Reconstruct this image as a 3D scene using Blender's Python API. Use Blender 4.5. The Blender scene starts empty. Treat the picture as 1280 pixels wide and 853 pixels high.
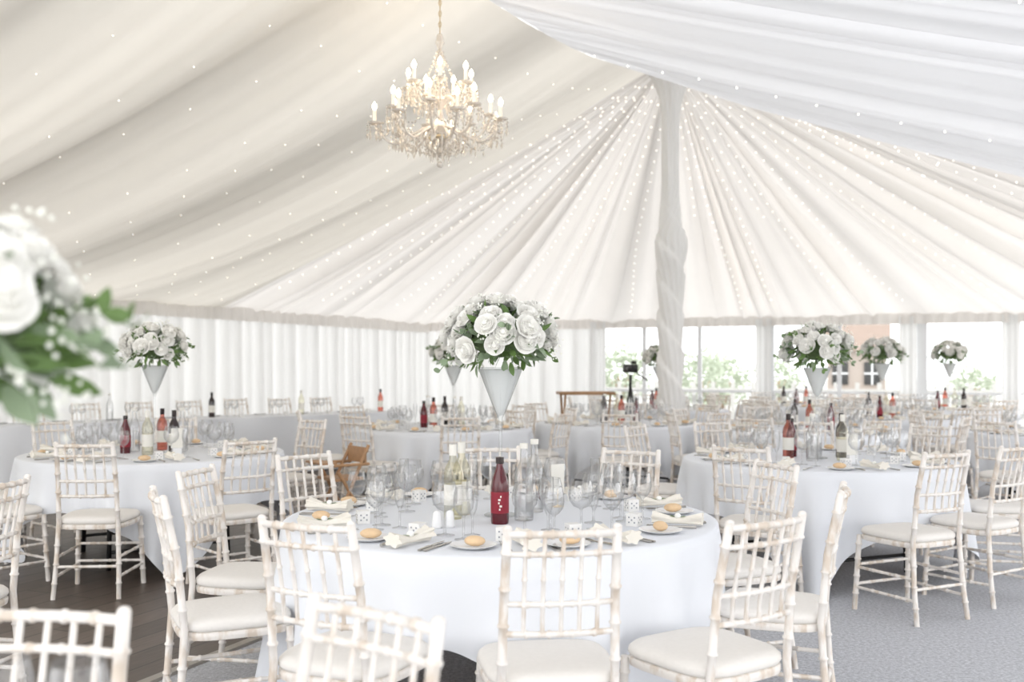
import bpy, math, random
from mathutils import Vector, Matrix, Quaternion
R=random.Random(7)
sc=bpy.context.scene
pi=math.pi
sc.view_settings.view_transform='Standard'
sc.view_settings.look='None'
try: sc.cycles.transparent_max_bounces=24
except Exception: pass

# ------------------------------------------------------------ materials
def newmat(n):
    m=bpy.data.materials.new(n); m.use_nodes=True
    nt=m.node_tree; nt.nodes.clear()
    o=nt.nodes.new('ShaderNodeOutputMaterial')
    return m,nt,o
def pmat(n,col,rough=.5,metal=0,spec=.5,noise=0,nscale=20,bump=0,emis=None,estr=0,coat=0,col2=None,stretch=None):
    m,nt,o=newmat(n)
    b=nt.nodes.new('ShaderNodeBsdfPrincipled')
    b.inputs['Base Color'].default_value=(*col,1)
    b.inputs['Roughness'].default_value=rough
    b.inputs['Metallic'].default_value=metal
    b.inputs['Specular IOR Level'].default_value=spec
    b.inputs['Coat Weight'].default_value=coat
    if emis:
        b.inputs['Emission Color'].default_value=(*emis,1); b.inputs['Emission Strength'].default_value=estr
    if noise or bump or col2:
        tc=nt.nodes.new('ShaderNodeTexCoord')
        t=nt.nodes.new('ShaderNodeTexNoise'); t.inputs['Scale'].default_value=nscale; t.inputs['Detail'].default_value=5
        if stretch:
            mp=nt.nodes.new('ShaderNodeMapping'); mp.inputs['Scale'].default_value=stretch
            nt.links.new(tc.outputs['Object'],mp.inputs[0]); nt.links.new(mp.outputs[0],t.inputs['Vector'])
        else: nt.links.new(tc.outputs['Object'],t.inputs['Vector'])
        if col2:
            cr=nt.nodes.new('ShaderNodeValToRGB'); cr.color_ramp.elements[0].position=.36; cr.color_ramp.elements[0].color=(*col2,1)
            cr.color_ramp.elements[1].position=.52; cr.color_ramp.elements[1].color=(*col,1)
            nt.links.new(t.outputs['Fac'],cr.inputs[0]); nt.links.new(cr.outputs[0],b.inputs['Base Color'])
        elif noise:
            mx=nt.nodes.new('ShaderNodeMix'); mx.data_type='RGBA'
            mx.inputs[6].default_value=(*[c*(1-noise) for c in col],1)
            mx.inputs[7].default_value=(*[min(1,c*(1+noise)) for c in col],1)
            nt.links.new(t.outputs['Fac'],mx.inputs[0]); nt.links.new(mx.outputs[2],b.inputs['Base Color'])
        if bump:
            bp=nt.nodes.new('ShaderNodeBump'); bp.inputs['Strength'].default_value=bump; bp.inputs['Distance'].default_value=.01
            nt.links.new(t.outputs['Fac'],bp.inputs['Height']); nt.links.new(bp.outputs['Normal'],b.inputs['Normal'])
    nt.links.new(b.outputs[0],o.inputs[0]); return m
def fabric(n,col,tcol,f,fold_shade=0):
    # woven sheer: diffuse + translucent; fold mask paints shade into the gathered cloth by cutting its translucency
    m,nt,o=newmat(n)
    tc=nt.nodes.new('ShaderNodeTexCoord')
    t=nt.nodes.new('ShaderNodeTexNoise'); t.inputs['Scale'].default_value=1.2; t.inputs['Detail'].default_value=3
    nt.links.new(tc.outputs['Object'],t.inputs['Vector'])
    mx=nt.nodes.new('ShaderNodeMix'); mx.data_type='RGBA'
    mx.inputs[6].default_value=(*[c*.95 for c in col],1); mx.inputs[7].default_value=(*[min(1,c*1.03) for c in col],1)
    nt.links.new(t.outputs['Fac'],mx.inputs[0])
    d=nt.nodes.new('ShaderNodeBsdfDiffuse'); nt.links.new(mx.outputs[2],d.inputs[0])
    tr=nt.nodes.new('ShaderNodeBsdfTranslucent'); tr.inputs[0].default_value=(*tcol,1)
    ms=nt.nodes.new('ShaderNodeMixShader'); ms.inputs[0].default_value=f
    if fold_shade:
        at=nt.nodes.new('ShaderNodeAttribute'); at.attribute_name='gather_shade'
        mr=nt.nodes.new('ShaderNodeMapRange'); mr.inputs[3].default_value=f; mr.inputs[4].default_value=f*(1-fold_shade)
        nt.links.new(at.outputs['Fac'],mr.inputs[0]); nt.links.new(mr.outputs[0],ms.inputs[0])
    nt.links.new(d.outputs[0],ms.inputs[1]); nt.links.new(tr.outputs[0],ms.inputs[2]); nt.links.new(ms.outputs[0],o.inputs[0])
    return m
def glassmat(n,tint=(.97,.98,.98),blend=.3,mn=.03,mxv=.75,gcol=(1,1,1),edge=None):
    m,nt,o=newmat(n)
    lw=nt.nodes.new('ShaderNodeLayerWeight'); lw.inputs[0].default_value=blend
    mr=nt.nodes.new('ShaderNodeMapRange'); mr.inputs[3].default_value=mn; mr.inputs[4].default_value=mxv
    nt.links.new(lw.outputs['Facing'],mr.inputs[0])
    tr=nt.nodes.new('ShaderNodeBsdfTransparent'); tr.inputs[0].default_value=(*tint,1)
    if edge:
        cm=nt.nodes.new('ShaderNodeMix'); cm.data_type='RGBA'
        cm.inputs[6].default_value=(*tint,1); cm.inputs[7].default_value=(*edge,1)
        nt.links.new(lw.outputs['Facing'],cm.inputs[0]); nt.links.new(cm.outputs[2],tr.inputs[0])
    g=nt.nodes.new('ShaderNodeBsdfGlossy'); g.inputs[0].default_value=(*gcol,1); g.inputs['Roughness'].default_value=.06
    ms=nt.nodes.new('ShaderNodeMixShader')
    nt.links.new(mr.outputs[0],ms.inputs[0]); nt.links.new(tr.outputs[0],ms.inputs[1]); nt.links.new(g.outputs[0],ms.inputs[2])
    nt.links.new(ms.outputs[0],o.inputs[0]); return m

M_wood=pmat('limewash_wood',(.83,.79,.745),.45,nscale=26,col2=(.66,.57,.48),stretch=(1,1,.35))
M_cush=pmat('cushion_ivory',(.80,.77,.73),.9,noise=.04,nscale=60,bump=.15)
M_cloth=pmat('tablecloth_white',(.80,.82,.86),.85,spec=.15,noise=.02,nscale=3)
M_glass=glassmat('clear_glass',(.985,.985,.985),.4,.04,.5,(1,1,1),(.50,.51,.52))
M_vase=glassmat('vase_glass',(.98,.985,.985),.35,.04,.35,(1,1,1),(.62,.64,.64))
M_frost=fabric('vase_fill_white',(.93,.94,.93),(.9,.9,.9),.25)
M_rose=pmat('rose_petal',(.95,.94,.90),.8,spec=.2)
M_leaf=pmat('leaf_green',(.13,.22,.06),.5,noise=.4,nscale=15)
M_leaf2=pmat('eucalyptus_green',(.27,.35,.22),.6,noise=.25,nscale=15)
M_fill=pmat('foliage_dark',(.10,.15,.06),.9,noise=.5,nscale=40)
M_gyp=pmat('gypsophila_white',(.92,.92,.84),.8)
M_china=pmat('china_white',(.85,.85,.85),.2,coat=.3)
M_bread=pmat('bread_crust',(.76,.55,.34),.7,noise=.25,nscale=25)
M_steel=pmat('cutlery_steel',(.45,.43,.40),.2,metal=1)
M_redb=pmat('red_cordial',(.09,.004,.01),.12,coat=.4)
M_redl=pmat('red_label',(.26,.008,.025),.5)
M_dark=pmat('dark_wine_bottle',(.02,.008,.008),.12,coat=.4)
M_amber=glassmat('straw_wine_bottle',(.95,.94,.86),.4,.05,.4,(1,1,.95),(.70,.66,.52))
M_rosew=glassmat('rose_wine_bottle',(.82,.45,.36),.4,.06,.35,(.9,.8,.8),(.5,.13,.10))
M_label=pmat('paper_label',(.8,.78,.72),.7)
M_blackp=pmat('black_plastic',(.02,.02,.02),.4)
M_box=pmat('favour_card',(.85,.84,.82),.6,noise=.1,nscale=80)
M_boxd=pmat('favour_pattern',(.30,.31,.34),.6)
M_napkin=pmat('napkin_cream',(.82,.78,.70),.9)
M_brown=pmat('oak_brown',(.42,.24,.12),.5,noise=.25,nscale=20)
M_brass=pmat('brass',(.75,.62,.42),.3,metal=1)
_m,_nt,_o=newmat('crystal_glass')
_a=_nt.nodes.new('ShaderNodeBsdfPrincipled'); _a.inputs['Base Color'].default_value=(.90,.84,.76,1); _a.inputs['Roughness'].default_value=.08; _a.inputs['Metallic'].default_value=.45; _a.inputs['Coat Weight'].default_value=.6
_t=_nt.nodes.new('ShaderNodeBsdfTransparent'); _x=_nt.nodes.new('ShaderNodeMixShader'); _x.inputs[0].default_value=.68
_nt.links.new(_t.outputs[0],_x.inputs[1]); _nt.links.new(_a.outputs[0],_x.inputs[2]); _nt.links.new(_x.outputs[0],_o.inputs[0]); M_cry=_m
M_candle=pmat('candle_sleeve',(.88,.84,.76),.5,emis=(1,.8,.55),estr=.25)
M_bulb=pmat('bulb_glow',(1,.9,.7),.4,emis=(1,.86,.62),estr=12)
M_fairy=pmat('fairy_bulb',(1,.9,.75),.4,emis=(1,.92,.78),estr=4.0)
M_frame=pmat('white_frame',(.78,.79,.8),.5)

F_left=fabric('lining_light_left',(.79,.755,.69),(.79,.745,.665),.27,.75)  # one lining cloth; creamier tint paints the light on the left slope
F_fan=fabric('lining_fan',(.865,.84,.81),(.88,.84,.79),.27,.85)  # same cloth; warm white tint paints the light on the fan
F_right=fabric('lining_light_right',(.86,.86,.87),(.86,.86,.87),.24,.75)  # same cloth; cool white tint paints the light on the right slope
F_val=fabric('lining_valance',(.85,.82,.79),(.88,.84,.79),.20)
F_wall=fabric('sheer_curtain',(.87,.87,.86),(.92,.92,.91),.30,.75)
F_pole=fabric('pole_wrap',(.95,.94,.92),(.9,.89,.87),.1)

# ------------------------------------------------------------ mesh builder
class MB:
    def __init__(s): s.v=[]; s.f=[]; s.m=[]
    def add(s,vs,fs,mi=0,M=None):
        o=len(s.v)
        if M is not None: vs=[M@Vector(p) for p in vs]
        s.v.extend([tuple(p) for p in vs]); s.f.extend([tuple(i+o for i in f) for f in fs]); s.m.extend([mi]*len(fs))
    def merge(s,o,M=None,mmap=None):
        k=len(s.v)
        s.v.extend([tuple(M@Vector(p)) for p in o.v] if M is not None else o.v)
        s.f.extend([tuple(i+k for i in f) for f in o.f]); s.m.extend([mmap[x] if mmap else x for x in o.m])
    def lathe(s,prof,n=16,mi=0,M=None):
        vs=[];fs=[]
        for (r,z) in prof:
            for i in range(n):
                a=2*pi*i/n; vs.append((r*math.cos(a),r*math.sin(a),z))
        for j in range(len(prof)-1):
            for i in range(n):
                i2=(i+1)%n; fs.append((j*n+i,j*n+i2,(j+1)*n+i2,(j+1)*n+i))
        s.add(vs,fs,mi,M)
    def tube(s,pts,rad,n=8,mi=0,M=None,cap=True):
        pts=[Vector(p) for p in pts]; N=len(pts)
        if not hasattr(rad,'__len__'): rad=[rad]*N
        T=[(pts[min(i+1,N-1)]-pts[max(i-1,0)]).normalized() for i in range(N)]
        up=Vector((0,0,1)) if abs(T[0].z)<.9 else Vector((1,0,0))
        x=T[0].cross(up).normalized(); vs=[];fs=[]
        for i in range(N):
            x=(x-T[i]*x.dot(T[i])).normalized(); y=T[i].cross(x)
            for k in range(n):
                a=2*pi*k/n; vs.append(pts[i]+(x*math.cos(a)+y*math.sin(a))*rad[i])
        for j in range(N-1):
            for k in range(n):
                k2=(k+1)%n; fs.append((j*n+k,j*n+k2,(j+1)*n+k2,(j+1)*n+k))
        if cap: fs.append(tuple(reversed(range(n)))); fs.append(tuple((N-1)*n+k for k in range(n)))
        s.add(vs,fs,mi,M)
    def bamboo(s,pts,r,nodes,n=8,mi=0):
        pts=[Vector(p) for p in pts]
        L=[0]
        for i in range(1,len(pts)): L.append(L[-1]+(pts[i]-pts[i-1]).length)
        tot=L[-1]
        def at(d):
            for i in range(1,len(pts)):
                if d<=L[i]+1e-9: return pts[i-1].lerp(pts[i],(d-L[i-1])/(L[i]-L[i-1]))
            return pts[-1]
        ds=[(l,1.0) for l in L]
        for t in nodes:
            d=t*tot; ds=[q for q in ds if abs(q[0]-d)>.008 or q[0] in(0,tot)]
            ds+=[(d-.007,1.0),(d-.003,1.3),(d+.003,1.3),(d+.007,1.0)]
        ds.sort()
        s.tube([at(min(max(d,0),tot)) for d,_ in ds],[r*k for _,k in ds],n,mi)
    def box(s,c,sz,mi=0,M=None):
        x,y,z=[a/2 for a in sz]; c=Vector(c)
        vs=[c+Vector((i*x,j*y,k*z)) for i in(-1,1) for j in(-1,1) for k in(-1,1)]
        s.add(vs,[(0,1,3,2),(4,6,7,5),(0,4,5,1),(2,3,7,6),(0,2,6,4),(1,5,7,3)],mi,M)
    def ball(s,c,r,n=8,m=5,mi=0,sc3=(1,1,1),M=None):
        prof=[(max(1e-4,r*math.sin(pi*j/m)),-r*math.cos(pi*j/m)) for j in range(m+1)]
        MM=Matrix.Translation(c)@Matrix.Diagonal((*sc3,1))
        s.lathe(prof,n,mi,(M@MM) if M is not None else MM)
    def octa(s,c,r,h,mi=0):
        c=Vector(c)
        vs=[c+Vector(p) for p in((r,0,0),(0,r,0),(-r,0,0),(0,-r,0),(0,0,h),(0,0,-h))]
        s.add(vs,[(0,1,4),(1,2,4),(2,3,4),(3,0,4),(1,0,5),(2,1,5),(3,2,5),(0,3,5)],mi)
    def mesh(s,name,mats,smooth=True):
        me=bpy.data.meshes.new(name); me.from_pydata(s.v,[],s.f)
        for m in mats: me.materials.append(m)
        me.polygons.foreach_set('material_index',s.m)
        me.polygons.foreach_set('use_smooth',[smooth]*len(s.f))
        me.update()
        return me
def obj(name,me,loc=(0,0,0),rot=0,sc_=1,parent=None):
    o=bpy.data.objects.new(name,me); sc.collection.objects.link(o)
    o.location=loc; o.rotation_euler=(0,0,rot) if not hasattr(rot,'__len__') else rot
    o.scale=(sc_,)*3
    if parent: o.parent=parent
    return o
def empty(name,loc=(0,0,0)):
    o=bpy.data.objects.new(name,None); sc.collection.objects.link(o); o.location=loc; return o
def angsmooth(me,a=40):
    try: me.set_sharp_from_angle(angle=math.radians(a))
    except Exception: pass
    return me

# ------------------------------------------------------------ tent frame
H=2.30
ux,uy=.4005,.9163
P=Vector((2.07,13.0)); U=Vector((ux,uy)); N=Vector((-uy,ux))
WL=7.4; WE=7.0; PK=5.4
def W2(s,w,z=0): 
    q=P-U*s+N*w; return Vector((q.x,q.y,z))
def Rg(s):
    s2=min(s,15-s); return 4.08+(PK-4.08)*math.exp(-max(s2,0)/3.0)
def zmain(s,w):
    t=min(1,abs(w)/WL); s2=min(s,15-s)
    p=1.05+.30*min(1,max(0,s2)/3) if w>0 else 1.05+.1*min(1,max(0,s2)/3)
    return H+(Rg(s)-H)*max(0,1-t)**p
def nz(x,seed=0):
    return math.sin(x*1.0+seed)+.6*math.sin(x*2.37+1.3*seed+1)+.4*math.sin(x*4.9+seed*2.1+2)
def grid(name,fn,nu,nv,mat,parent=None):
    vs=[];fs=[];g=[]
    for i in range(nu+1):
        for j in range(nv+1):
            q=fn(i/nu,j/nv)
            if isinstance(q,tuple) and len(q)==2: g.append(min(1,max(0,q[1]))); q=q[0]
            else: g.append(0.0)
            vs.append(tuple(q))
    for i in range(nu):
        for j in range(nv):
            a=i*(nv+1)+j; fs.append((a,a+1,a+nv+2,a+nv+1))
    me=bpy.data.meshes.new(name); me.from_pydata(vs,[],fs); me.materials.append(mat)
    at=me.attributes.new('gather_shade','FLOAT','POINT'); at.data.foreach_set('value',g)
    me.polygons.foreach_set('use_smooth',[True]*len(fs)); me.update()
    return obj(name,me,parent=parent)
ceil=empty('ceiling')
def bigL(s,t):
    ph=s+ .30*math.sin(t*3)
    return min(1.0,(math.sin(ph*1.45+.6*math.sin(ph*.8))**2*.985+.012)**.42)
def foldL(s,t):
    env=(math.sin(pi*min(1,max(0,t)))**.6 if 0<t<1 else 0)*.85+.15
    ph=s+ .30*math.sin(t*3)
    return env*(-.24*(bigL(s,t)-.6)+.022*nz(ph*5,1)+.008*math.sin(ph*19+t*4))
def fl(a,b):
    s=15*a; t=b; w=WL*t; ph=s+ .30*math.sin(t*3)
    d=foldL(s,t)*min(1,t*6)*min(1,(1-t)*8+.25)*min(1,s/.6)
    g=.55*max(0,1-bigL(s,t))**1.3+.30*max(0,.5+.5*math.sin(ph*2.9+.7))**1.5+.16*(.5+.5*math.sin(ph*6.3+1.2*math.sin(ph*2.1)))**2+.08*(.5+.5*math.sin(ph*23+t*4))
    return W2(s,w,zmain(s,w)+d),g
grid('lining_left',fl,900,60,F_left,ceil)
def foldR(s,t):
    ph=s+.35*math.sin(t*2.5)
    return (.6+.5*t)*(.085*nz(ph*3.6,3)+.050*(abs(math.sin(ph*9+.8*math.sin(ph*4)))-.6)+.014*math.sin(ph*41+2*math.sin(ph*5)))
def fr(a,b):
    s=15*a; t=b; w=-WL*t; ph=s+.35*math.sin(t*2.5)
    d=foldR(s,t)*min(1,t*5+.05)*min(1,s/.6)
    g=.42*(1-abs(math.sin(ph*9+.8*math.sin(ph*4))))+.18*(.5+.5*math.sin(ph*41+2*math.sin(ph*5)))+.2*(.5-.5*math.sin(ph*3.6+3))
    return W2(s,w,zmain(s,w)+d),g
grid('lining_right',fr,1100,50,F_right,ceil)
def edgeR(th): 
    c=math.cos(th); sn=abs(math.sin(th)); return min(WE/max(c,1e-6),WL/max(sn,1e-6))
def pq(th): return th*40+1.4*math.sin(th*9)+.8*math.sin(th*23)
def pleat(th,r):
    k=.60+.40*math.sin(th*17+1)
    f=r*(.020*k*(abs(math.sin(pq(th)))*2-1.2)+.005*math.sin(pq(th)*3.3+2)+.012*math.sin(th*13))
    if r>5.0: f*= 1/(1+(r-5.0)*.25)
    return f
def zfan(th,x): return H+(PK-H)*max(0,1-x)**1.05
def ff(a,b):
    th=-pi/2+pi*a; x=b**1.2; r=edgeR(th)*x
    end=min(1,(pi/2-abs(th))/.06)
    q=P+U*(r*math.cos(th))+N*(r*math.sin(th))
    z=zfan(th,x)+pleat(th,r)*end*min(1,(1-x)*4+.35)
    k=.60+.40*math.sin(th*17+1)
    g=.85*k*(1-min(1,abs(math.sin(pq(th)))))**1.3+.25*(.5+.5*math.sin(pq(th)*3.3+2))+.20*(.5-.5*math.sin(th*13))
    g=g*(1-.50*x)+.35*max(0,1-x*3.2)
    return Vector((q.x,q.y,z)),g
grid('lining_fan',ff,2000,46,F_fan,ceil)

# walls: pleated curtains
def curtain(name,A,B,z0,z1,mat,freq=26,amp=.035,seed=0,parent=None,nv=6,flare=0):
    A=Vector(A);B=Vector(B); L=(B-A).length; D=(B-A)/L; Nn=Vector((D.y,-D.x))
    nu=int(L*44)
    def f(a,b):
        l=a*L; ph=l*freq+1.3*math.sin(l*2.3+seed)
        off=amp*(math.sin(ph)+.5*math.sin(l*freq*.43+seed))*(.6+.4*(1-b))
        q=A+D*l+Nn*(off+flare*(1-b)); return Vector((q.x,q.y,z0+(z1-z0)*b)),.5*(.5+.5*math.sin(ph+.8))**2+.35*(.5+.5*math.sin(l*freq*.43+seed))
    return grid(name,f,nu,nv,mat,parent)
c1=W2(-WE,WL); c3=W2(15,WL)
wl=empty('wall_left'); curtain('curtain',c3.xy,c1.xy,0,H+.03,F_wall,20,.05,1,wl)
wb=empty('wall_back')
V=-N
def EB(t,off=0): 
    q=c1.xy+V*t-U*off; return q
curtain('curtain',EB(0),EB(3.9),0,H+.03,F_wall,20,.05,2,wb)
curtain('valance_left',W2(15,WL-.10).xy,W2(-WE+.1,WL-.10).xy,H-.17,H+.06,F_val,30,.03,4,ceil,3)
curtain('valance_back',W2(-WE+.12,WL-.1).xy,W2(-WE+.12,-WL+.1).xy,H-.14,H+.06,F_val,30,.03,5,ceil,3)
curtain('valance_right',W2(-WE+.1,-WL+.10).xy,W2(15,-WL+.10).xy,H-.12,H+.06,F_val,30,.03,6,ceil,3)
M_pane=glassmat('window_pane',(.98,.99,.99),.2,.02,.3)
def framebar(mb,A,B,z0,z1,th=.06):
    A=Vector((A.x,A.y,0));B=Vector((B.x,B.y,0)); D=B-A; L=D.length; ang=math.atan2(D.y,D.x)
    M=Matrix.Translation(((A+B)/2).to_tuple())@Matrix.Rotation(ang,4,'Z')
    mb.box((0,0,(z0+z1)/2),(L,th,z1-z0),0,M)
ts=[3.9,5.0,6.14,7.46,8.8,10.2,11.75,13.3,14.8]
for i in range(len(ts)-1):
    mb=MB(); a=ts[i];b=ts[i+1]; wdt=.05 if i not in(3,5) else .11
    framebar(mb,EB(a),EB(a+wdt*1.6),0,H,.07)
    framebar(mb,EB(a),EB(b),0,.16); framebar(mb,EB(a),EB(b),H-.12,H)
    framebar(mb,EB(a),EB(b),.86,.91,.05)
    A=EB(a+.05);B=EB(b)
    mb.add([(A.x,A.y,.16),(B.x,B.y,.16),(B.x,B.y,H-.1),(A.x,A.y,H-.1)],[(0,1,2,3)],1)
    obj('window_%d'%(i+1),mb.mesh('window',[M_frame,M_pane],False))
mb=MB()
for i in range(12):
    a=i*22/12-WE; q=W2(a,-WL).xy; q2=W2(a+.08,-WL).xy; q3=W2(a+22/12,-WL).xy
    framebar(mb,q,q2,0,H,.08); framebar(mb,q,q3,0,.16); framebar(mb,q,q3,H-.12,H)
obj('wall_right',mb.mesh('wall_right',[M_frame],False))
for k,(t0,t1) in enumerate([(3.9,4.25),(7.3,7.6),(9.9,10.2),(11.6,11.9)]):
    curtain('window_curtain',EB(t0,.12),EB(t1,.12),0,H,F_wall,60,.03,k)

# marquee pole wrapped in fabric (spiral wraps)
mb=MB(); nn=96; vs=[];fs=[]; zs=[i*PK/220 for i in range(221)]
def sst(a,b,x):
    x=min(1,max(0,(x-a)/(b-a))); return x*x*(3-2*x)
for z in zs:
    r=.155-.045*sst(2.9,3.7,z)+.035*math.exp(-((z-2.9)/.28)**2)+.03*math.exp(-((z-.3)/.4)**2)
    if z>4.5: r+= .32*((z-4.5)/.9)**2.5
    lo=1-sst(3.0,3.8,z)
    for i in range(nn):
        a=2*pi*i/nn
        sp=(a+z*6.0)/(2*pi)*2; sp=sp-math.floor(sp)      # two helical wraps with soft overlap edge
        wrap=(max(0,sp)**.7)*(1-sst(.82,1,sp))
        rr=r*(1+lo*(.34*wrap-.14)+.06*math.sin(5*a+3*z)*(1-.5*lo)+.04*math.sin(13*a+z*(2+9*lo)+1)+.03*math.sin(9*z+3*a)*lo)
        vs.append((rr*math.cos(a),rr*math.sin(a),z))
for j in range(220):
    for i in range(nn):
        i2=(i+1)%nn; fs.append((j*nn+i,j*nn+i2,(j+1)*nn+i2,(j+1)*nn+i))
mb.add(vs,fs)
obj('marquee_pole',mb.mesh('marquee_pole',[F_pole]),(P.x,P.y,0))

# floor
m,nt,o=newmat('carpet_grey')
b=nt.nodes.new('ShaderNodeBsdfPrincipled'); b.inputs['Roughness'].default_value=.95; b.inputs['Specular IOR Level'].default_value=.1
tc=nt.nodes.new('ShaderNodeTexCoord'); t=nt.nodes.new('ShaderNodeTexNoise'); t.inputs['Scale'].default_value=55; t.inputs['Detail'].default_value=6; t.inputs['Roughness'].default_value=.8
cr=nt.nodes.new('ShaderNodeValToRGB'); cr.color_ramp.elements[0].position=.35; cr.color_ramp.elements[0].color=(.35,.36,.385,1); cr.color_ramp.elements[1].position=.65; cr.color_ramp.elements[1].color=(.70,.71,.75,1)
bp=nt.nodes.new('ShaderNodeBump'); bp.inputs['Strength'].default_value=.5; bp.inputs['Distance'].default_value=.01
L=nt.links.new
L(tc.outputs['Object'],t.inputs['Vector']);L(t.outputs['Fac'],cr.inputs[0]);L(cr.outputs[0],b.inputs['Base Color']);L(t.outputs['Fac'],bp.inputs['Height']);L(bp.outputs[0],b.inputs['Normal']);L(b.outputs[0],o.inputs[0])
M_carpet=m
m,nt,o=newmat('dance_floor_planks')
b=nt.nodes.new('ShaderNodeBsdfPrincipled'); b.inputs['Roughness'].default_value=.42
tc=nt.nodes.new('ShaderNodeTexCoord')
br=nt.nodes.new('ShaderNodeTexBrick'); br.inputs['Scale'].default_value=1; br.inputs['Brick Width'].default_value=1.2; br.inputs['Row Height'].default_value=.18; br.inputs['Mortar Size'].default_value=.004
br.inputs['Color1'].default_value=(.13,.10,.08,1); br.inputs['Color2'].default_value=(.21,.165,.135,1); br.inputs['Mortar'].default_value=(.03,.025,.02,1)
t=nt.nodes.new('ShaderNodeTexNoise'); t.inputs['Scale'].default_value=6; t.inputs['Detail'].default_value=6
mp2=nt.nodes.new('ShaderNodeMapping'); mp2.inputs['Scale'].default_value=(1,9,1)
mx=nt.nodes.new('ShaderNodeMix'); mx.data_type='RGBA'; mx.blend_type='MULTIPLY'; mx.inputs[0].default_value=.6
L=nt.links.new
L(tc.outputs['Object'],br.inputs['Vector']);L(tc.outputs['Object'],mp2.inputs[0]);L(mp2.outputs[0],t.inputs['Vector']);L(br.outputs[0],mx.inputs[6]);L(t.outputs['Fac'],mx.inputs[7]);L(mx.outputs[2],b.inputs['Base Color']);L(b.outputs[0],o.inputs[0])
M_dance=m
mb=MB()
pts=[W2(-WE-.1,WL+.1),W2(-WE-.1,-WL-.1),W2(17,-WL-.1),W2(17,WL+.1)]
mb.add([(p.x,p.y,0) for p in pts]+[(p.x,p.y,-.1) for p in pts],[(3,2,1,0),(4,5,6,7),(0,1,5,4),(1,2,6,5),(2,3,7,6),(3,0,4,7)])
obj('floor',mb.mesh('floor',[M_carpet],False))
ang=math.atan2(uy,ux)
mb=MB()
mb.box((2.2,2.9,.006),(10.6,5.8,.012),0)
mb.box((2.2,.0,.008),(10.6,.05,.016),1)
mb.box((7.5,2.9,.008),(.05,5.8,.016),1)
obj('dance_floor',mb.mesh('dance_floor',[M_dance,pmat('alu_trim',(.45,.42,.38),.4,metal=.8)],False),(-1.42,4.8,0),ang)

# ------------------------------------------------------------ chair
def make_chair():
    mb=MB()
    def backy(z):
        pts=[(0,-.235),(.2,-.208),(.45,-.192),(.7,-.215),(.94,-.265)]
        for (a,ya),(b_,yb) in zip(pts,pts[1:]):
            if z<=b_: return ya+(yb-ya)*(z-a)/(b_-a)
        return pts[-1][1]
    def backx(z): return .19-.018*min(1,max(0,z/.45))-.010*max(0,(z-.45)/.5)
    for sx in(-1,1):
        zz=[0,.1,.2,.3,.4,.45,.52,.6,.7,.8,.93]
        mb.bamboo([(sx*backx(z),backy(z),z) for z in zz],.014,[.1,.22,.34,.56,.68,.80,.92],10)
        mb.ball((sx*backx(.93),backy(.93),.93),.014,8,4,0,(1,1,.7))
        mb.bamboo([(sx*.205,.205,0),(sx*.19,.182,.43)],.015,[.22,.45,.68,.88],10)
        for z in(.13,.245):
            mb.bamboo([(sx*backx(z),backy(z),z),(sx*(.205-.035*z),.205-.05*z,z)],.009,[.3,.7],8)
    for z in(.15,.26):
        mb.bamboo([(-.198,.19,z),(.198,.19,z)],.009,[.25,.5,.75],8)
    mb.bamboo([(-.182,backy(.19),.19),(.182,backy(.19),.19)],.009,[.3,.7],8)
    def rail(z,r,nodes):
        xs=[-1,-.6,-.2,.2,.6,1]
        mb.bamboo([(x*backx(z),backy(z)-.022*(1-x*x),z) for x in xs],r,nodes,8)
    rail(.912,.0115,[.2,.4,.6,.8]); rail(.852,.009,[.2,.4,.6,.8]); rail(.70,.009,[.2,.4,.6,.8]); rail(.61,.010,[.2,.4,.6,.8])
    for k in range(5):
        x=(k-2)/2*.64
        mb.bamboo([(x*.172,backy(z)-.022*(1-x*x),z) for z in(.61,.7,.78,.855,.912)],.007,[.28,.55,.8],7)
    def slab(rings,mi,n=36):
        vs=[];fs=[]
        for (k,z) in rings:
            for i in range(n):
                a=2*pi*i/n; c,s_=math.cos(a),math.sin(a)
                e=.5
                x=math.copysign(abs(c)**e,c); y=math.copysign(abs(s_)**e,s_)
                w=.205+.012*y
                vs.append((x*w*k,y*.205*k,z))
        for j in range(len(rings)-1):
            for i in range(n):
                i2=(i+1)%n; fs.append((j*n+i,j*n+i2,(j+1)*n+i2,(j+1)*n+i))
        fs.append(tuple(reversed(range(n)))); fs.append(tuple((len(rings)-1)*n+i for i in range(n)))
        mb.add(vs,fs,mi)
    slab([(.93,.405),(1,.41),(1.01,.42),(1.01,.432),(.98,.438)],0)
    slab([(.92,.436),(.99,.441),(1.02,.452),(1.01,.466),(.95,.478),(.8,.484),(.5,.487),(.15,.488)],1)
    me=mb.mesh('dining_chair',[M_wood,M_cush]); return angsmooth(me,50)
ME_chair=make_chair()
def on_dance(x,y):
    q=Vector((x,y))-Vector((-1.42,4.8)); a=q.dot(U); b_=q.dot(N); return -3.1<a<7.5 and 0<b_<5.8
def chair(x,y,dx,dy):
    return obj('dining_chair',ME_chair,(x,y,.012 if on_dance(x,y) else 0),math.atan2(-dx,dy))
def chairs_round(c,lst,jit=0):
    for a,r in lst:
        a=math.radians(a+R.uniform(-jit,jit)); r+=R.uniform(0,jit*.01)
        x=c[0]+r*math.sin(a); y=c[1]-r*math.cos(a)
        chair(x,y,c[0]-x,c[1]-y)

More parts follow.
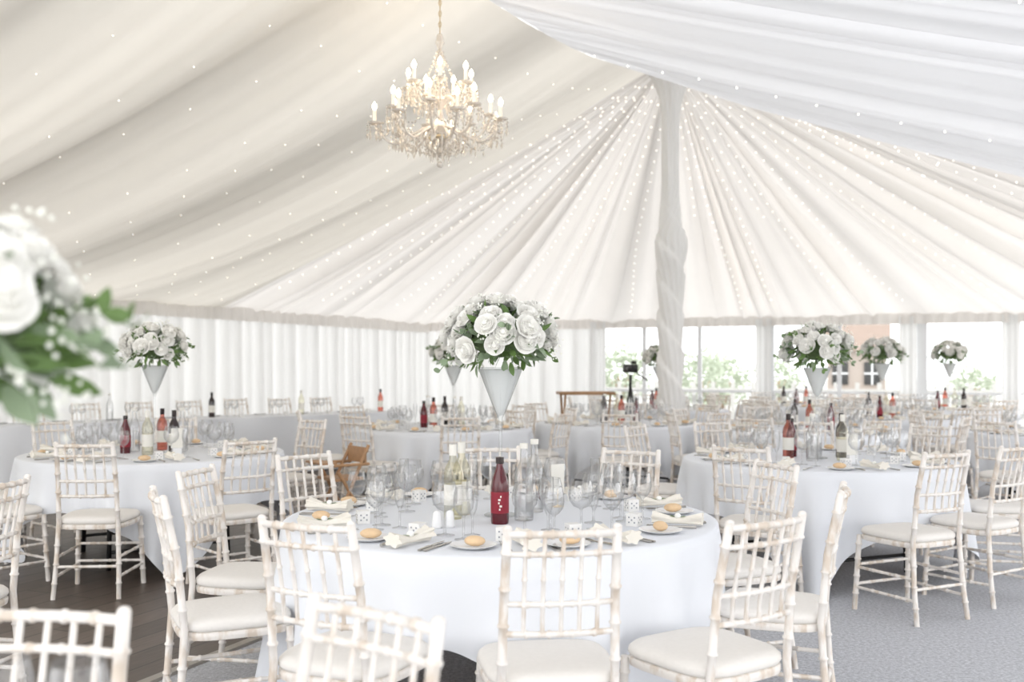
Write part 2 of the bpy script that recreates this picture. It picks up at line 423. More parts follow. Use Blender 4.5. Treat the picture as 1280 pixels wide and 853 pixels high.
# ------------------------------------------------------------ round table w/ square cloth
def make_table(seed,corner=27):
    rr=random.Random(seed); mb=MB(); n=300
    rings=[(0.001,.75),(.4,.75),(.8,.75),(.89,.75),(.912,.748),(.922,.742)]
    vs=[];fs=[]
    for r,z in rings:
        for i in range(n): a=2*pi*i/n; vs.append((r*math.cos(a),r*math.sin(a),z))
    nd=14; ph=rr.uniform(0,6)
    for j in range(1,nd+1):
        q=j/nd
        for i in range(n):
            a=2*pi*i/n; b_=a-math.radians(corner-90)
            k=max(abs(math.cos(b_-pi/4)),abs(math.sin(b_-pi/4)))
            D=min(1.235/k-.925,.715)
            cf=(1/k-1)/.414
            amp=(.022+.070*cf)*q
            rad=.922+.012*math.sin(min(q*4,1)*pi/2)+.03*q*cf+amp*(math.sin(a*20+ph+1.5*math.sin(a*3+ph))+.4*math.sin(a*9+ph))
            vs.append((rad*math.cos(a),rad*math.sin(a),.742-q*D))
    tot=len(rings)+nd
    for j in range(tot-1):
        for i in range(n):
            i2=(i+1)%n; fs.append((j*n+i,j*n+i2,(j+1)*n+i2,(j+1)*n+i))
    mb.add(vs,fs,0)
    mb.lathe([(.001,.743),(.905,.743),(.905,.72),(.001,.72)],48,1)
    for k in range(4):
        a=k*pi/2+pi/4+.3
        x,y=math.cos(a),math.sin(a)
        mb.tube([(x*.55,y*.55,.72),(x*.58,y*.58,.0)],.016,8,2)
    for s_ in(0,1):
        a=s_*pi+pi/2+.3
        a1=a-pi/4;a2=a+pi/4
        mb.tube([(math.cos(a1)*.575,math.sin(a1)*.575,.12),(math.cos(a2)*.575,math.sin(a2)*.575,.12)],.012,8,2)
    return mb.mesh('round_table',[M_cloth,M_brown,M_blackp])
# ------------------------------------------------------------ tableware
def wineglass(mb,M,s=1,kind=0,n=16,mi=0):
    if kind==0: p=[(.034,0),(.034,.002),(.01,.005),(.0045,.012),(.004,.08),(.007,.088),(.02,.097),(.034,.115),(.039,.14),(.037,.165),(.031,.195)]
    elif kind==1: p=[(.038,0),(.038,.002),(.01,.005),(.0045,.012),(.004,.085),(.008,.093),(.03,.103),(.046,.125),(.05,.15),(.046,.175),(.038,.205)]
    else: p=[(.03,0),(.03,.002),(.008,.005),(.004,.012),(.004,.07),(.008,.08),(.017,.10),(.022,.14),(.023,.18),(.021,.22)]
    mb.lathe([(r*s,z*s) for r,z in p],n,mi,M)
    if n>16: mb.tube([Vector((p[-1][0]*s*math.cos(a*2*pi/n),p[-1][0]*s*math.sin(a*2*pi/n),p[-1][1]*s)) for a in range(n+1)],.0009,4,mi,M,cap=False)
def bottle(mb,M,kind,n=16):
    if kind in('dark','amber','rosew'):
        mi={'dark':3,'amber':4,'rosew':5}[kind]
        mb.lathe([(.001,0),(.036,0),(.038,.01),(.038,.19),(.034,.215),(.016,.25),(.014,.30),(.0155,.302),(.0155,.312),(.001,.312)],n,mi,M)
        mb.lathe([(.0385,.06),(.0387,.062),(.0387,.145),(.0385,.147)],n,6,M)
        mb.lathe([(.0162,.268),(.0164,.27),(.0168,.314),(.001,.3145)],n,6 if kind=='amber' else 3,M)
    elif kind=='red':
        mb.lathe([(.001,0),(.035,0),(.037,.01),(.037,.15),(.033,.18),(.017,.225),(.014,.245),(.016,.247),(.016,.27),(.001,.272)],n,1,M)
        mb.lathe([(.0374,.045),(.0376,.047),(.0376,.13),(.0374,.132)],n,2,M)
        mb.lathe([(.017,.247),(.017,.273),(.001,.275)],n,3,M)
        if n>20:
            for k in range(5):   # pale lettering strip on the label
                mb.box((0,-.0385,.062+k*.013),(.006+.004*(k%2),.0012,.008),6,M@Matrix.Rotation(.12*math.sin(k*2),4,'Z'))
    else:
        mb.lathe([(.001,0.001),(.038,.001),(.04,.012),(.04,.18),(.033,.21),(.016,.25),(.0145,.30),(.017,.302),(.017,.315)],n,0,M)
        mb.lathe([(.001,.15),(.036,.15),(.037,.14),(.037,.012),(.001,.008)],n,0,M)
        mb.lathe([(.017,.30),(.018,.302),(.018,.322),(.001,.324)],n,6,M)
TWM=[M_glass,M_redb,M_redl,M_dark,M_amber,M_rosew,M_label,M_china,M_bread,M_napkin,M_steel,M_box,M_boxd,M_leaf,M_rose]
def bread(mb,M,mi=8):
    mb.ball((0,0,.019),.034,12,7,mi,(1.2,.85,.55),M)
def plate(mb,M,mi=7):
    mb.lathe([(.001,.004),(.05,.004),(.058,.006),(.083,.014),(.085,.013),(.06,.002),(.05,0),(.001,0)],32,mi,M)
def cutlery(mb,M,kind,mi=10):
    if kind=='knife':
        mb.box((0,-.06,.004),(.012,.09,.006),mi,M)
        mb.add([(-.006,-.015,.003),(.008,-.015,.003),(.009,.07,.003),(.002,.10,.003),(-.006,.06,.003)]+[(-.006,-.015,.005),(.008,-.015,.005),(.009,.07,.005),(.002,.10,.005),(-.006,.06,.005)],
          [(4,3,2,1,0),(5,6,7,8,9),(0,1,6,5),(1,2,7,6),(2,3,8,7),(3,4,9,8),(4,0,5,9)],mi,M)
    else:
        mb.tube([(0,-.1,.008),(0,-.05,.008),(0,.02,.006),(0,.045,.006)],[.006,.005,.003,.006],8,mi,M)
        mb.box((0,.052,.006),(.024,.016,.003),mi,M)
        for i in range(4): mb.box((-.0096+.0064*i,.078,.008),(.0035,.04,.0025),mi,M)
def favour(mb,M):
    mb.box((0,0,.026),(.05,.05,.052),11,M)
    for a in range(4):
        MM=M@Matrix.Rotation(a*pi/2,4,'Z')
        for (x,z) in((0,.026),(-.012,.016),(.012,.016),(-.012,.036),(.012,.036)):
            mb.box((x,.0253,z),(.006,.001,.006),12,MM)
def napkin(mb,M):
    n=14;k=20;vs=[];fs=[]
    for i in range(n+1):
        t=i/n*2-1; hw=.012+.026*abs(t)**1.2; hh=.012+.012*abs(t)
        for j in range(k):
            a=2*pi*j/k; rp=1+.22*abs(t)*math.sin(a*6)
            vs.append((t*.10,hw*rp*math.cos(a),.020+.012*abs(t)+hh*rp*math.sin(a)))
    for i in range(n):
        for j in range(k):
            j2=(j+1)%k; fs.append((i*k+j,i*k+j2,(i+1)*k+j2,(i+1)*k+j))
    fs.append(tuple(reversed(range(k)))); fs.append(tuple(n*k+j for j in range(k)))
    mb.add(vs,fs,9,M)
    mb.ball((0,.0,.040),.014,8,5,14,(1,1,.8),M)
    for s_ in(-1,1):
        mb.add([(0,0,.034),(s_*.025,.012,.04),(s_*.045,0,.038),(s_*.025,-.012,.04)],[(0,1,2,3)],13,M)
def make_ware(seed):
    rr=random.Random(seed); mb=MB()
    for k in range(9):
        a=2*pi*k/9+rr.uniform(-.06,.06)
        B=Matrix.Rotation(a,4,'Z')@Matrix.Translation((0,-.74,0))
        def T(x,y,r=0): return B@Matrix.Translation((x+rr.uniform(-.01,.01),y+rr.uniform(-.01,.01),0))@Matrix.Rotation(r,4,'Z')
        plate(mb,T(-.2,.02)); bread(mb,T(-.2,.02,rr.uniform(0,3))@Matrix.Translation((0,0,.006)))
        napkin(mb,T(0,.0,pi/2+.1))
        cutlery(mb,T(.12,0),'knife');cutlery(mb,T(-.1,0),'fork')
        wineglass(mb,T(.12,.2),1,0,12); wineglass(mb,T(.02,.25),1.05,1,12)
        if k%2: wineglass(mb,T(.2,.27),1,2,12)
        favour(mb,T(-.07,.19,rr.uniform(0,1)))
    for k,kd in enumerate(rr.sample(['dark','rosew','amber','red','clear','clear'],6)):
        a=k/6*2*pi+rr.uniform(-.2,.2); bottle(mb,Matrix.Translation((.2*math.cos(a),.2*math.sin(a),0)),kd,16)
    mb.box((.1,-.30,.12),(.08,.003,.14),6); mb.box((.1,-.30,.025),(.06,.04,.05),7)
    return angsmooth(mb.mesh('tableware',TWM),40)
# ------------------------------------------------------------ flowers
def make_rose(rr,R0=.05):
    mb=MB(); nu,nv=5,4
    for layer,(cnt,op,h,rs) in enumerate([(3,.15,1.08,.32),(4,.4,1.04,.52),(5,.75,.92,.76),(6,1.1,.70,1.0)]):
        off=rr.uniform(0,6)
        for k in range(cnt):
            a0=off+2*pi*k/cnt; span=pi/cnt*1.35; vs=[]
            for i in range(nu+1):
                u=i/nu*2-1
                for j in range(nv+1):
                    v=j/nv
                    r=R0*rs*(.15+.85*(v**.7))*(1-.06*u*u)+R0*.16*op*max(0,v-.6)*2.0
                    z=R0*(h*(v**(.8+.5*op))*1.1-.18*u*u*v-.22*op*max(0,v-.7)*2)
                    r+=.02*R0*math.sin(3*u+k)
                    a=a0+u*span*(.6+.4*v); vs.append((r*math.cos(a),r*math.sin(a),z))
            fs=[(i*(nv+1)+j,(i+1)*(nv+1)+j,(i+1)*(nv+1)+j+1,i*(nv+1)+j+1) for i in range(nu) for j in range(nv)]
            mb.add(vs,fs,0)
    mb.ball((0,0,R0*.72),R0*.30,8,6,0,(1,1,1.1))
    mb.ball((0,0,R0*.35),R0*.62,10,6,0,(1,1,.8))
    return mb
def orient(d): return Vector((0,0,1)).rotation_difference(Vector(d).normalized()).to_matrix().to_4x4()
def leaf(mb,p,d,L,W,mi,rr):
    M=Matrix.Translation(p)@orient(d)@Matrix.Rotation(rr.uniform(0,6.28),4,'Z')
    vs=[];K=4;cv=rr.uniform(.1,.4)
    for i in range(K+1):
        t=i/K; w=W*math.sin(pi*min(1,t*.93+.05))**.8*.5
        y=cv*L*t*t
        vs+=[(-w,y-.15*w,L*t),(0,y,L*t),(w,y-.15*w,L*t)]
    fs=[]
    for i in range(K): fs+=[(i*3,i*3+1,i*3+4,i*3+3),(i*3+1,i*3+2,i*3+5,i*3+4)]
    mb.add(vs,fs,mi,M)
def make_arr(seed,nr=44,nl=170,sprigs=12,skip=.10,big=1.0):
    rr=random.Random(seed); mb=MB()
    mb.lathe([(.001,.001),(.070,.001),(.072,.005),(.065,.009),(.018,.016),(.008,.035),(.007,.20),(.007,.40),(.011,.425),(.026,.455),(.098,.64),(.100,.642)],28,0)
    mb.lathe([(.001,.432),(.010,.434),(.023,.462),(.091,.628),(.088,.632),(.001,.634)],28,1)
    roses=[make_rose(rr,.05) for _ in range(3)]
    C=Vector((0,0,.765)); rx,rz=.180,.13
    mb.ball(C,.12,16,10,4,(1.05,1.05,.68))
    for i in range(nr):
        z=1-1.42*(i+.5)/nr; a=i*2.39996+rr.uniform(-.25,.25); q=math.sqrt(max(0,1-z*z))
        d=Vector((q*math.cos(a),q*math.sin(a),z))
        if rr.random()<skip+.22*(z<-.1): continue
        k=rr.uniform(.95,1.18)
        p=C+Vector((d.x*rx*k,d.y*rx*k,d.z*rz*k))
        s=rr.uniform(.78,1.12)
        mb.merge(rr.choice(roses),Matrix.Translation(p)@orient(d+Vector((0,0,.15)))@Matrix.Rotation(rr.uniform(0,6),4,'Z')@Matrix.Scale(s,4),{0:2})
    for i in range(nl):
        z=rr.uniform(-.85,1); a=rr.uniform(0,2*pi); q=math.sqrt(1-z*z); d=Vector((q*math.cos(a),q*math.sin(a),z))
        k=rr.uniform(.75,1.08); p=C+Vector((d.x*rx*k,d.y*rx*k,d.z*rz*k))
        d2=(d+Vector((rr.uniform(-.6,.6),rr.uniform(-.6,.6),rr.uniform(-.6,.5))))
        leaf(mb,p,d2,rr.uniform(.045,.075)*big,rr.uniform(.020,.032)*big,3 if rr.random()<.6 else 5,rr)
    for i in range(sprigs):
        a=rr.uniform(0,2*pi); z=rr.uniform(-.4,.7); q=math.sqrt(1-z*z); d=Vector((q*math.cos(a),q*math.sin(a),z)).normalized()
        p=C+Vector((d.x*rx,d.y*rx,d.z*rz)); Ls=rr.uniform(.07,.11)*big
        pts=[p+d*Ls*t-Vector((0,0,.05*t*t)) for t in(0,.33,.66,1)]
        mb.tube(pts,.0018,5,3)
        for t in range(4):
            for s_ in(-1,1):
                leaf(mb,pts[t],d+Vector((rr.uniform(-1,1),rr.uniform(-1,1),rr.uniform(-.5,.5))),.035*big,.024*big,5 if i%2 else 3,rr)
    for i in range(46):
        z=rr.uniform(-.5,1); a=rr.uniform(0,2*pi); q=math.sqrt(1-z*z); d=Vector((q*math.cos(a),q*math.sin(a),z))
        p=C+Vector((d.x*rx,d.y*rx,d.z*rz))*1.0; p2=p+d*rr.uniform(.03,.08)
        for k in range(8):
            e=p2+Vector((rr.gauss(0,.016),rr.gauss(0,.016),rr.gauss(0,.016)))
            mb.ball(e,rr.uniform(.0035,.006),5,3,6)
    return mb.mesh('flower_centrepiece',[M_vase,M_frost,M_rose,M_leaf,M_fill,M_leaf2,M_gyp])
ARR=[make_arr(11,58,190,12,.08),make_arr(23),make_arr(37),make_arr(51,44,150,16,.14,1.15)]
TAB=[make_table(1,27),make_table(2,10),make_table(3,-25)]
WARE=[make_ware(5),make_ware(9)]
def setup(c,ti,rot,arr=None,ware=0,chairs=None,jit=0,arrpos=(0,0),ars=1):
    zf=.012 if on_dance(*c) else 0
    obj('round_dining_table',TAB[ti],(c[0],c[1],zf),rot)
    if ware is not None: obj('tableware_set',WARE[ware],(c[0],c[1],.7505+zf),rot*1.7)
    if arr is not None: obj('flower_centrepiece',ARR[arr],(c[0]+arrpos[0],c[1]+arrpos[1],.7505+zf),rot*2.3+arr,ars)
    if chairs: chairs_round(c,chairs,jit)
A=(-.05,4.3)
setup(A,0,0,0,None,[(8,1.16),(34,1.23),(70,1.14),(110,1.14),(150,1.16),(183,1.16),(-24,1.15),(-64,1.14),(-99,1.14),(-133,1.18)])
Bc=(-2.62,7.3)
setup(Bc,1,.3,1,0,[(2,1.17),(-36,1.14),(42,1.3),(-80,1.14),(-125,1.14),(-168,1.14),(140,1.2)],2)
Cc=(2.13,6.95)
setup(Cc,2,.1,2,1,[(-32,1.2),(-125,1.15),(-160,1.14),(165,1.14),(125,1.14),(75,1.15)],2)
chair(2.24,5.62,-.42,.9); chair(2.80,6.02,-.55,.85)
ev=[(k*45+10,1.15) for k in range(8)]
setup((-.72,10.3),0,.8,1,1,ev,7,(.12,-.1))
setup((1.2,11.1),1,2.1,None,0,[(k*45-8,1.15) for k in range(8)],5)
setup((2.3,14.9),2,.5,2,1,[(k*45,1.15) for k in range(8)],3,(-.15,-.3),1.0)
setup((3.0,10.0),0,1.9,None,0,ev,5)
setup((4.65,12.5),1,1.2,1,1,ev,7,(0,0),1.06)
setup((6.55,14.9),2,.2,2,0,ev,7,(0,0),1.08)
setup((5.35,9.6),0,2.6,1,0,[(k*45+5,1.15) for k in range(1,7)],5)
setup((4.6,16.2),1,2.6,None,0,ev,5)
chair(4.25,8.55,.75,.7)
T0=(-1.05,.72)
setup(T0,1,.4,None,None)
obj('flower_centrepiece',ARR[3],(-.77,1.30,.7505),3.3,.90)
chair(-.42,1.71,-.58,-.81); chair(-.93,1.66,-.1,-1); chair(-2.28,3.98,-1,.12)
mbg=MB(); wineglass(mbg,Matrix.Identity(4),1,1,32); ME_g1=mbg.mesh('wine_glass',[M_glass])
mbg=MB(); wineglass(mbg,Matrix.Identity(4),1,0,32); ME_g0=mbg.mesh('wine_glass',[M_glass])
mbg=MB(); wineglass(mbg,Matrix.Identity(4),1,2,24); ME_g2=mbg.mesh('champagne_flute',[M_glass])
obj('wine_glass',ME_g1,(-.65,1.49,.7505)); obj('wine_glass',ME_g0,(-.78,1.54,.7505))
def single(fn,*a,name='x',mats=TWM,**k):
    m_=MB(); fn(m_,Matrix.Identity(4),*a,**k); return angsmooth(m_.mesh(name,mats),40)
ME_plate=single(plate,name='side_plate'); ME_bread=single(bread,name='bread_roll'); ME_nap=single(napkin,name='napkin')
ME_knife=single(cutlery,'knife',name='dinner_knife'); ME_fork=single(cutlery,'fork',name='dinner_fork'); ME_fav=single(favour,name='favour_box')
for a in [8,34,70,110,150,183,-24,-64,-99,-133]:
    an=math.radians(a)
    Bm=Matrix.Translation((A[0],A[1],.7505))@Matrix.Rotation(an,4,'Z')@Matrix.Translation((0,-.76,0))
    def put(name,me,x,y,r=0,z=0):
        M=Bm@Matrix.Translation((x+R.uniform(-.005,.005),y+R.uniform(-.005,.005),z))@Matrix.Rotation(r,4,'Z')
        o_=obj(name,me); o_.matrix_world=M; return o_
    put('side_plate',ME_plate,-.195,.02); put('bread_roll',ME_bread,-.19,.02,R.uniform(0,3),.006)
    put('napkin',ME_nap,-.005,-.01,R.uniform(1.4,1.7))
    put('dinner_knife',ME_knife,.085,.0,.05);put('dinner_knife',ME_knife,.105,.0,.0);put('dinner_fork',ME_fork,-.075,-.0,.03)
    put('wine_glass',ME_g0,.12,.16);put('wine_glass',ME_g1,.02,.22)
    put('champagne_flute',ME_g2,.115,.26)
    if a in(150,70,-99,-133,34): put('wine_glass',ME_g1,-.05,.33)
    put('favour_box',ME_fav,-.065,.16,R.uniform(-.4,.4))
mb=MB(); mb.lathe([(.001,0),(.02,0),(.021,.01),(.017,.05),(.016,.062),(.008,.07),(.001,.071)],20,0); ME_s=mb.mesh('salt_shaker',[M_china])
obj('salt_shaker',ME_s,(-.30,3.97,.7505)); obj('pepper_shaker',ME_s,(-.25,3.99,.7505))
def bot(name,kd,x,y):
    m_=MB(); bottle(m_,Matrix.Identity(4),kd,28); obj(name,angsmooth(m_.mesh(name,TWM),35),(x,y,.7505))
bot('red_cordial_bottle','red',-.05,4.09); bot('white_wine_bottle','amber',-.22,4.34); bot('white_wine_bottle','amber',-.25,4.22)
bot('glass_water_bottle','clear',.05,4.18); bot('glass_water_bottle','clear',.10,4.42)
mb=MB(); mb.box((0,0,.13),(.07,.003,.13),1); mb.tube([(0,0,0),(0,0,.08)],.003,8,0); mb.lathe([(.001,.004),(.03,.003),(.03,0)],20,0)
obj('table_number_card',mb.mesh('table_number_card',[M_brass,M_label],False),(.21,4.58,.7505),.5)

# ------------------------------------------------------------ head table with long cloth
ha=Vector((-5.75,10.75)); hb=Vector((-1.75,14.2)); hd=(hb-ha); hl=hd.length; hang=math.atan2(hd.y,hd.x)
mb=MB(); n=400; vs=[];fs=[]
pts=[];hw,hh=hl/2,.38
tot=2*(hl+2*hh)
for i in range(n):
    l=i/n*tot
    if l<hl: p=(-hw+l,-hh,0,-1)
    elif l<hl+2*hh: p=(hw,-hh+(l-hl),1,0)
    elif l<2*hl+2*hh: p=(hw-(l-hl-2*hh),hh,0,1)
    else: p=(-hw,hh-(l-2*hl-2*hh),-1,0)
    pts.append((p,l))
for j,(z,am) in enumerate([(.75,0),(.74,.004),(.55,.012),(.3,.02),(.03,.028)]):
    for (p,l) in pts:
        o_=am*(math.sin(l*9+math.sin(l*3))+.5)
        vs.append((p[0]+p[2]*o_,p[1]+p[3]*o_,z))
for j in range(4):
    for i in range(n):
        i2=(i+1)%n; fs.append((j*n+i,j*n+i2,(j+1)*n+i2,(j+1)*n+i))
fs.append(tuple(reversed(range(n))))
mb.add(vs,fs,0)
hc=(ha+hb)/2
obj('head_table',angsmooth(mb.mesh('head_table',[M_cloth]),60),(hc.x,hc.y,0),hang)
hn=Vector((-hd.y,hd.x)).normalized(); hu=hd.normalized()
mb=MB()
for k in range(8):
    x=-hw+.45+k*(hl-.9)/7
    for dx,kd in((-.1,0),(.0,1)): wineglass(mb,Matrix.Translation((x+dx,.05,0)),1,kd,10)
    plate(mb,Matrix.Translation((x-.2,.2,0)))
    if k%2: bottle(mb,Matrix.Translation((x+.3,0,0)),R.choice(['dark','rosew','clear','amber']),12)
    favour(mb,Matrix.Translation((x,-.15,0)))
obj('tableware_set',angsmooth(mb.mesh('tableware_head',TWM)),(hc.x,hc.y,.751),hang)
for k in range(7):
    q=ha+hu*(.75+k*(hl-1.3)/6)+hn*.72; chair(q.x,q.y,-hn.x,-hn.y)

# ------------------------------------------------------------ bar table + tripod camera, wooden high chair
mb=MB()
mb.box((0,0,1.03),(.72,.5,.035),0)
for sx in(-1,1):
    mb.tube([(sx*.3,-.2,1.01),(sx*.3,.2,0)],.016,8,0); mb.tube([(sx*.3,.2,1.01),(sx*.3,-.2,0)],.016,8,0)
mb.tube([(-.3,0,.5),(.3,0,.5)],.012,8,0)
obj('folding_bar_table',mb.mesh('folding_bar_table',[M_brown]),(.98,13.3,0),.1)
mb=MB()
for k in range(3):
    a=k*2*pi/3; mb.tube([(0,0,1.15),(.2*math.cos(a),.2*math.sin(a),0)],.012,8,0)
mb.tube([(0,0,1.1),(0,0,1.28)],.02,8,0); mb.box((0,0,1.36),(.16,.12,.11),0); mb.tube([(-.06,-.05,1.36),(-.1,-.2,1.34)],.035,14,0); mb.tube([(.1,0,1.3),(.2,-.1,1.2)],.01,6,0); mb.box((.05,0,1.44),(.06,.05,.04),0)
obj('camera_tripod',mb.mesh('camera_tripod',[M_blackp]),(1.57,13.2,0),.4)
mb=MB()
for sx in(-1,1):
    mb.tube([(sx*.17,-.2,.85),(sx*.2,.22,0)],.016,8,0); mb.tube([(sx*.17,.1,.62),(sx*.2,-.25,0)],.016,8,0)
    mb.tube([(sx*.18,-.2,.68),(sx*.18,.18,.68)],.014,8,0)
mb.box((0,0,.55),(.34,.3,.025),0); mb.box((0,-.17,.76),(.34,.02,.14),0); mb.box((0,.15,.3),(.36,.12,.02),0); mb.box((0,.19,.7),(.36,.14,.018),0)
mb.tube([(-.2,.1,.15),(.2,.1,.15)],.012,8,0)
obj('high_chair',mb.mesh('high_chair',[M_brown],False),(-1.38,8.0,.012),2.2,.88)

# ------------------------------------------------------------ chandelier
mb=MB() # 0 brass 1 crystal 2 candle 3 bulb
mb.lathe([(.001,.56),(.02,.55),(.03,.5),(.012,.46),(.03,.40),(.045,.36),(.012,.31),(.02,.25),(.05,.18),(.055,.12),(.015,.06),(.03,.0),(.065,-.05),(.075,-.10),(.05,-.15),(.02,-.18),(.03,-.22),(.001,-.25)],20,1)
mb.tube([(0,0,-.2),(0,0,.55)],.006,8,0)
mb.lathe([(.001,-.135),(.07,-.13),(.075,-.12),(.07,-.11),(.001,-.10)],24,0)
def arm(a,r1,z0,zt,zb):
    ca,sa=math.cos(a),math.sin(a); pts=[]
    for i in range(13):
        t=i/12; r=.05+(r1-.05)*t
        z=z0+(zt-z0)*t + zb*math.sin(pi*t*1.0)*(-1) + .03*math.sin(2*pi*t)
        pts.append((r*ca,r*sa,z))
    mb.tube(pts,.0085,8,1)
    x,y=r1*ca,r1*sa
    T=Matrix.Translation((x,y,zt))
    mb.lathe([(.004,0),(.045,.012),(.05,.022),(.046,.018),(.004,.008)],14,1,T)
    mb.lathe([(.012,.01),(.02,.02),(.012,.035),(.0115,.10),(.001,.102)],10,2,T)
    mb.lathe([(.001,.10),(.012,.108),(.016,.124),(.012,.140),(.004,.152),(.001,.158)],10,3,T)
    for k in range(7):
        b_=k*2*pi/7+a; q=(x+.046*math.cos(b_),y+.046*math.sin(b_))
        mb.octa((*q,zt-.006),.008,.012,1); mb.octa((*q,zt-.03),.008,.012,1); mb.octa((*q,zt-.065),.010,.026,1)
    for t in(3,5,7,9,11): mb.octa((pts[t][0],pts[t][1],pts[t][2]-.035),.009,.026,1)
    return Vector((x,y,zt))
tips=[arm(2*pi*k/14+.1,.42 if k%2 else .33,-.05,-.05 if k%2 else .02,.10) for k in range(14)]
tips2=[arm(2*pi*k/7+.3,.21,.14,.19,.07) for k in range(7)]
top=Vector((0,0,.50))
def swag(a,b_,dip,n):
    for i in range(1,n):
        t=i/n; p=a.lerp(b_,t)-Vector((0,0,dip*4*t*(1-t))); mb.octa(p,.008,.009,1)
for k in range(14):
    swag(tips[k],tips[(k+1)%14],.08,9)
    swag(tips[k],Vector((0,0,-.24)),.03,16)
for k in range(7): swag(tips2[k],top,.09,20); swag(tips2[k],tips2[(k+1)%7],.05,8); swag(tips2[k],tips[2*k],.03,10); swag(tips2[k],tips[2*k+1],.05,12)
for r_,z_,n_ in((.085,-.17,14),(.17,-.19,20),(.26,-.17,26),(.06,-.25,10)):
    for k in range(n_):
        a=k*2*pi/n_; mb.octa((r_*math.cos(a),r_*math.sin(a),z_),.010,.03,1)
mb.ball((0,0,-.29),.022,10,7,1)
cx,cy=W2(6.45,0).xy; cz=3.15; CS=1.1; topz=Rg(6.45)-.02
zl=(topz-cz)/CS
for i in range(int((zl-.55)/.035)):
    z=.565+i*.035
    nk=8; ring=[]
    for k in range(nk+1):
        a=2*pi*k/nk; q=(.009*math.cos(a),0,z+.017+.021*math.sin(a)) if i%2 else (0,.009*math.cos(a),z+.017+.021*math.sin(a)); ring.append(q)
    mb.tube(ring,.003,5,0,cap=False)
mb.tube([(0,0,.55),(0,0,zl)],.004,6,0)
ch=obj('chandelier',mb.mesh('chandelier',[M_brass,M_cry,M_candle,M_bulb],False),(cx,cy,cz),0,CS)
ld=bpy.data.lights.new('bulb_light','POINT'); ld.energy=9; ld.color=(1,.82,.64); ld.shadow_soft_size=.3
lo=bpy.data.objects.new('bulb_light',ld); sc.collection.objects.link(lo); lo.parent=ch; lo.location=(0,0,.2)

# ------------------------------------------------------------ fairy lights
mb=MB()
def fbs(p,r=.012): mb.ball(p,r,6,4,0)
for k in range(30):
    th=-pi/2+pi*(k+.5)/30+R.uniform(-.02,.02)
    Rm=edgeR(th); ph=R.uniform(0,6)
    d=.5+.3*(k%2)
    while d<Rm*.90:
        t2=th+.012*math.sin(d*1.1+ph); x=d/Rm
        q=P+U*(d*math.cos(t2))+N*(d*math.sin(t2))
        if k%3!=1 or d<3.5: fbs((q.x,q.y,zfan(t2,x)+pleat(th,d)-.07),.0070)
        d+=.24+R.uniform(-.03,.03)
s=.6
i=0
while s<13:
    t=.06
    while t<.97:
        s2=s+.12*math.sin(t*9+i)
        fbs(W2(s2,WL*t,zmain(s2,WL*t)+foldL(s2,t)*min(1,t*6)*min(1,(1-t)*8+.25)-.03),.0044)
        t+=.085
    s+=.65; i+=1
for s0,sp in((.25,.03),(.9,.035),(3.9,.045),(7.5,.05)):
    t=.04
    while t<.98:
        s2=s0+.1*math.sin(t*8)
        fbs(W2(s2,-WL*t,zmain(s2,-WL*t)+foldR(s2,t)*min(1,s2/.6)-.05),.0078); t+=sp
obj('fairy_lights',mb.mesh('fairy_lights',[M_fairy]))

# ------------------------------------------------------------ outside
M_grass=pmat('outdoor_paving',(.5,.5,.47),.9,noise=.2,nscale=2)
mb=MB(); mb.box((0,25,-.2),(160,160,.15),0); obj('ground_outside',mb.mesh('ground_outside',[M_grass],False))
m,nt,o=newmat('brick_wall')
b=nt.nodes.new('ShaderNodeBsdfPrincipled'); b.inputs['Roughness'].default_value=.9
tc=nt.nodes.new('ShaderNodeTexCoord'); br=nt.nodes.new('ShaderNodeTexBrick'); br.inputs['Scale'].default_value=3; br.inputs['Mortar Size'].default_value=.01
br.inputs['Color1'].default_value=(.34,.25,.20,1); br.inputs['Color2'].default_value=(.27,.20,.16,1); br.inputs['Mortar'].default_value=(.4,.34,.3,1)
nt.links.new(tc.outputs['Object'],br.inputs['Vector']); nt.links.new(br.outputs[0],b.inputs['Base Color']); nt.links.new(b.outputs[0],o.inputs[0])
M_brick=m
mb=MB()
mb.box((0,0,1.1),(2.2,3,2.2),0)
mb.add([(-1.3,-1.8,2.1),(1.3,-1.8,2.1),(1.3,1.8,2.1),(-1.3,1.8,2.1),(-1.3,0,3.2),(1.3,0,3.2)],[(0,1,5,4),(2,3,4,5),(0,4,3),(1,2,5),(0,3,2,1)],1)
for x in(-.6,.6): mb.box((x,-1.52,1.2),(.6,.1,.9),2); mb.box((x,-1.55,1.2),(.06,.12,.9),3); mb.box((x,-1.55,1.2),(.6,.12,.06),3)
obj('brick_house',mb.mesh('brick_house',[M_brick,pmat('roof_tile',(.28,.21,.17),.8,noise=.2,nscale=6),M_blackp,M_frame],False),(14.2,41,-.12),-.35)
M_tree=pmat('bush_leaves',(.48,.53,.42),.9,noise=.2,nscale=4)
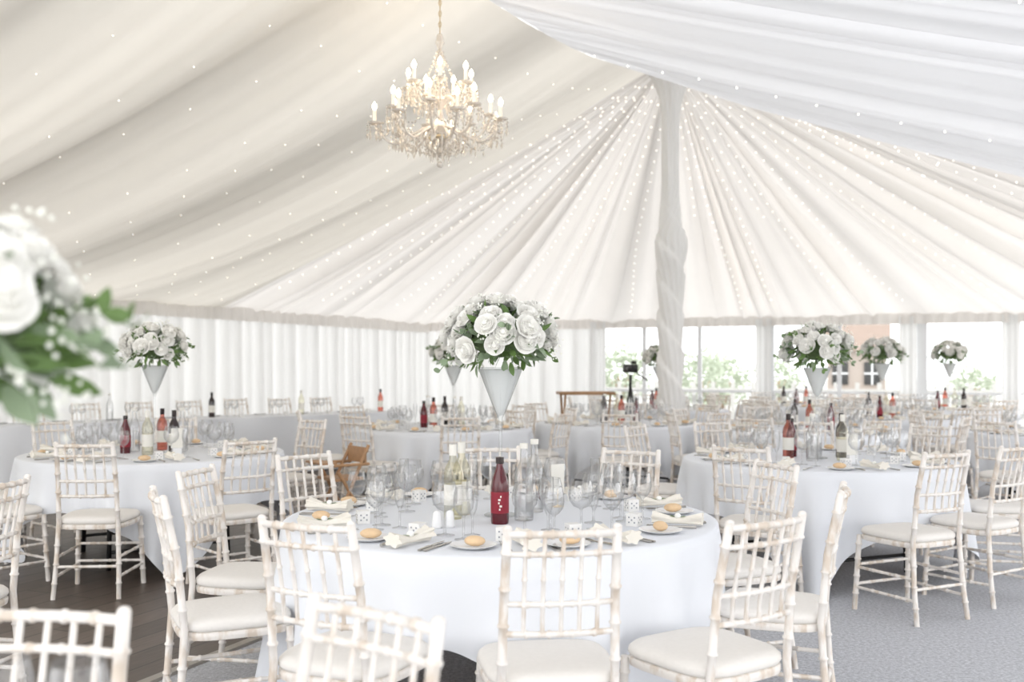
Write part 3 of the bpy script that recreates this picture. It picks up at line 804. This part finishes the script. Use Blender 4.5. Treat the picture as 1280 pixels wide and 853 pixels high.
for k,(x,y,s_) in enumerate([(5.9,31,1.3),(7.0,33,1.2),(14.4,31,1.0),(18,32,1.3),(3.8,35,1.5),(9.6,36,1.2)]):
    mb=MB(); rr=random.Random(k)
    for q_ in range(5): mb.tube([(0,0,0),(rr.uniform(-.3,.3)*s_,rr.uniform(-.3,.3)*s_,s_*.8)],.03,6,1)
    for j in range(1000):
        z=rr.uniform(-1,1);a=rr.uniform(0,6.28);q=math.sqrt(1-z*z); d=Vector((q*math.cos(a),q*math.sin(a),z)); r_=rr.uniform(.4,1)
        leaf(mb,Vector((0,0,s_*.85))+Vector((d.x,d.y,d.z*.95))*s_*.75*r_,d+Vector((rr.uniform(-1,1),rr.uniform(-1,1),0)),s_*.10,s_*.07,0,rr)
    obj('garden_bush',mb.mesh('garden_bush',[M_tree,M_brown]),(x,y,-.12))
mb=MB()
for i in range(60):
    mb.box((-14.75+i*.5,0,.55),(.1,.03,1.1),0)
mb.box((0,0,.9),(30,.05,.08),0); mb.box((0,0,.3),(30,.05,.08),0)
obj('garden_fence',mb.mesh('garden_fence',[pmat('fence_grey',(.5,.49,.47),.8)],False),(10,23.5,-.12),-.4)

# ------------------------------------------------------------ world, fill lamp & camera
w=bpy.data.worlds.new('World'); sc.world=w; w.use_nodes=True
nt=w.node_tree; bg=nt.nodes['Background']; bg.inputs[0].default_value=(.985,.99,1,1); bg.inputs[1].default_value=2.85
# low soft lamp added to brighten flowers and chairs, behind and right of viewer
sd=bpy.data.lights.new('fill_sun','SUN'); sd.energy=.6; sd.angle=math.radians(40); sd.color=(1,.97,.92)
so=bpy.data.objects.new('fill_sun',sd); sc.collection.objects.link(so); so.location=(5,-8,4)
so.rotation_euler=Vector((-.38,.90,-.20)).to_track_quat('-Z','Y').to_euler()

cd=bpy.data.cameras.new('camera'); cam=bpy.data.objects.new('camera',cd); sc.collection.objects.link(cam)
cam.location=(0,0,1.4); cam.rotation_euler=(pi/2,0,0)
cd.lens=35; cd.sensor_width=36; cd.shift_y=30.5/1280
cd.clip_end=300
cd.dof.use_dof=True; cd.dof.focus_distance=4.4; cd.dof.aperture_fstop=2.3
sc.camera=cam
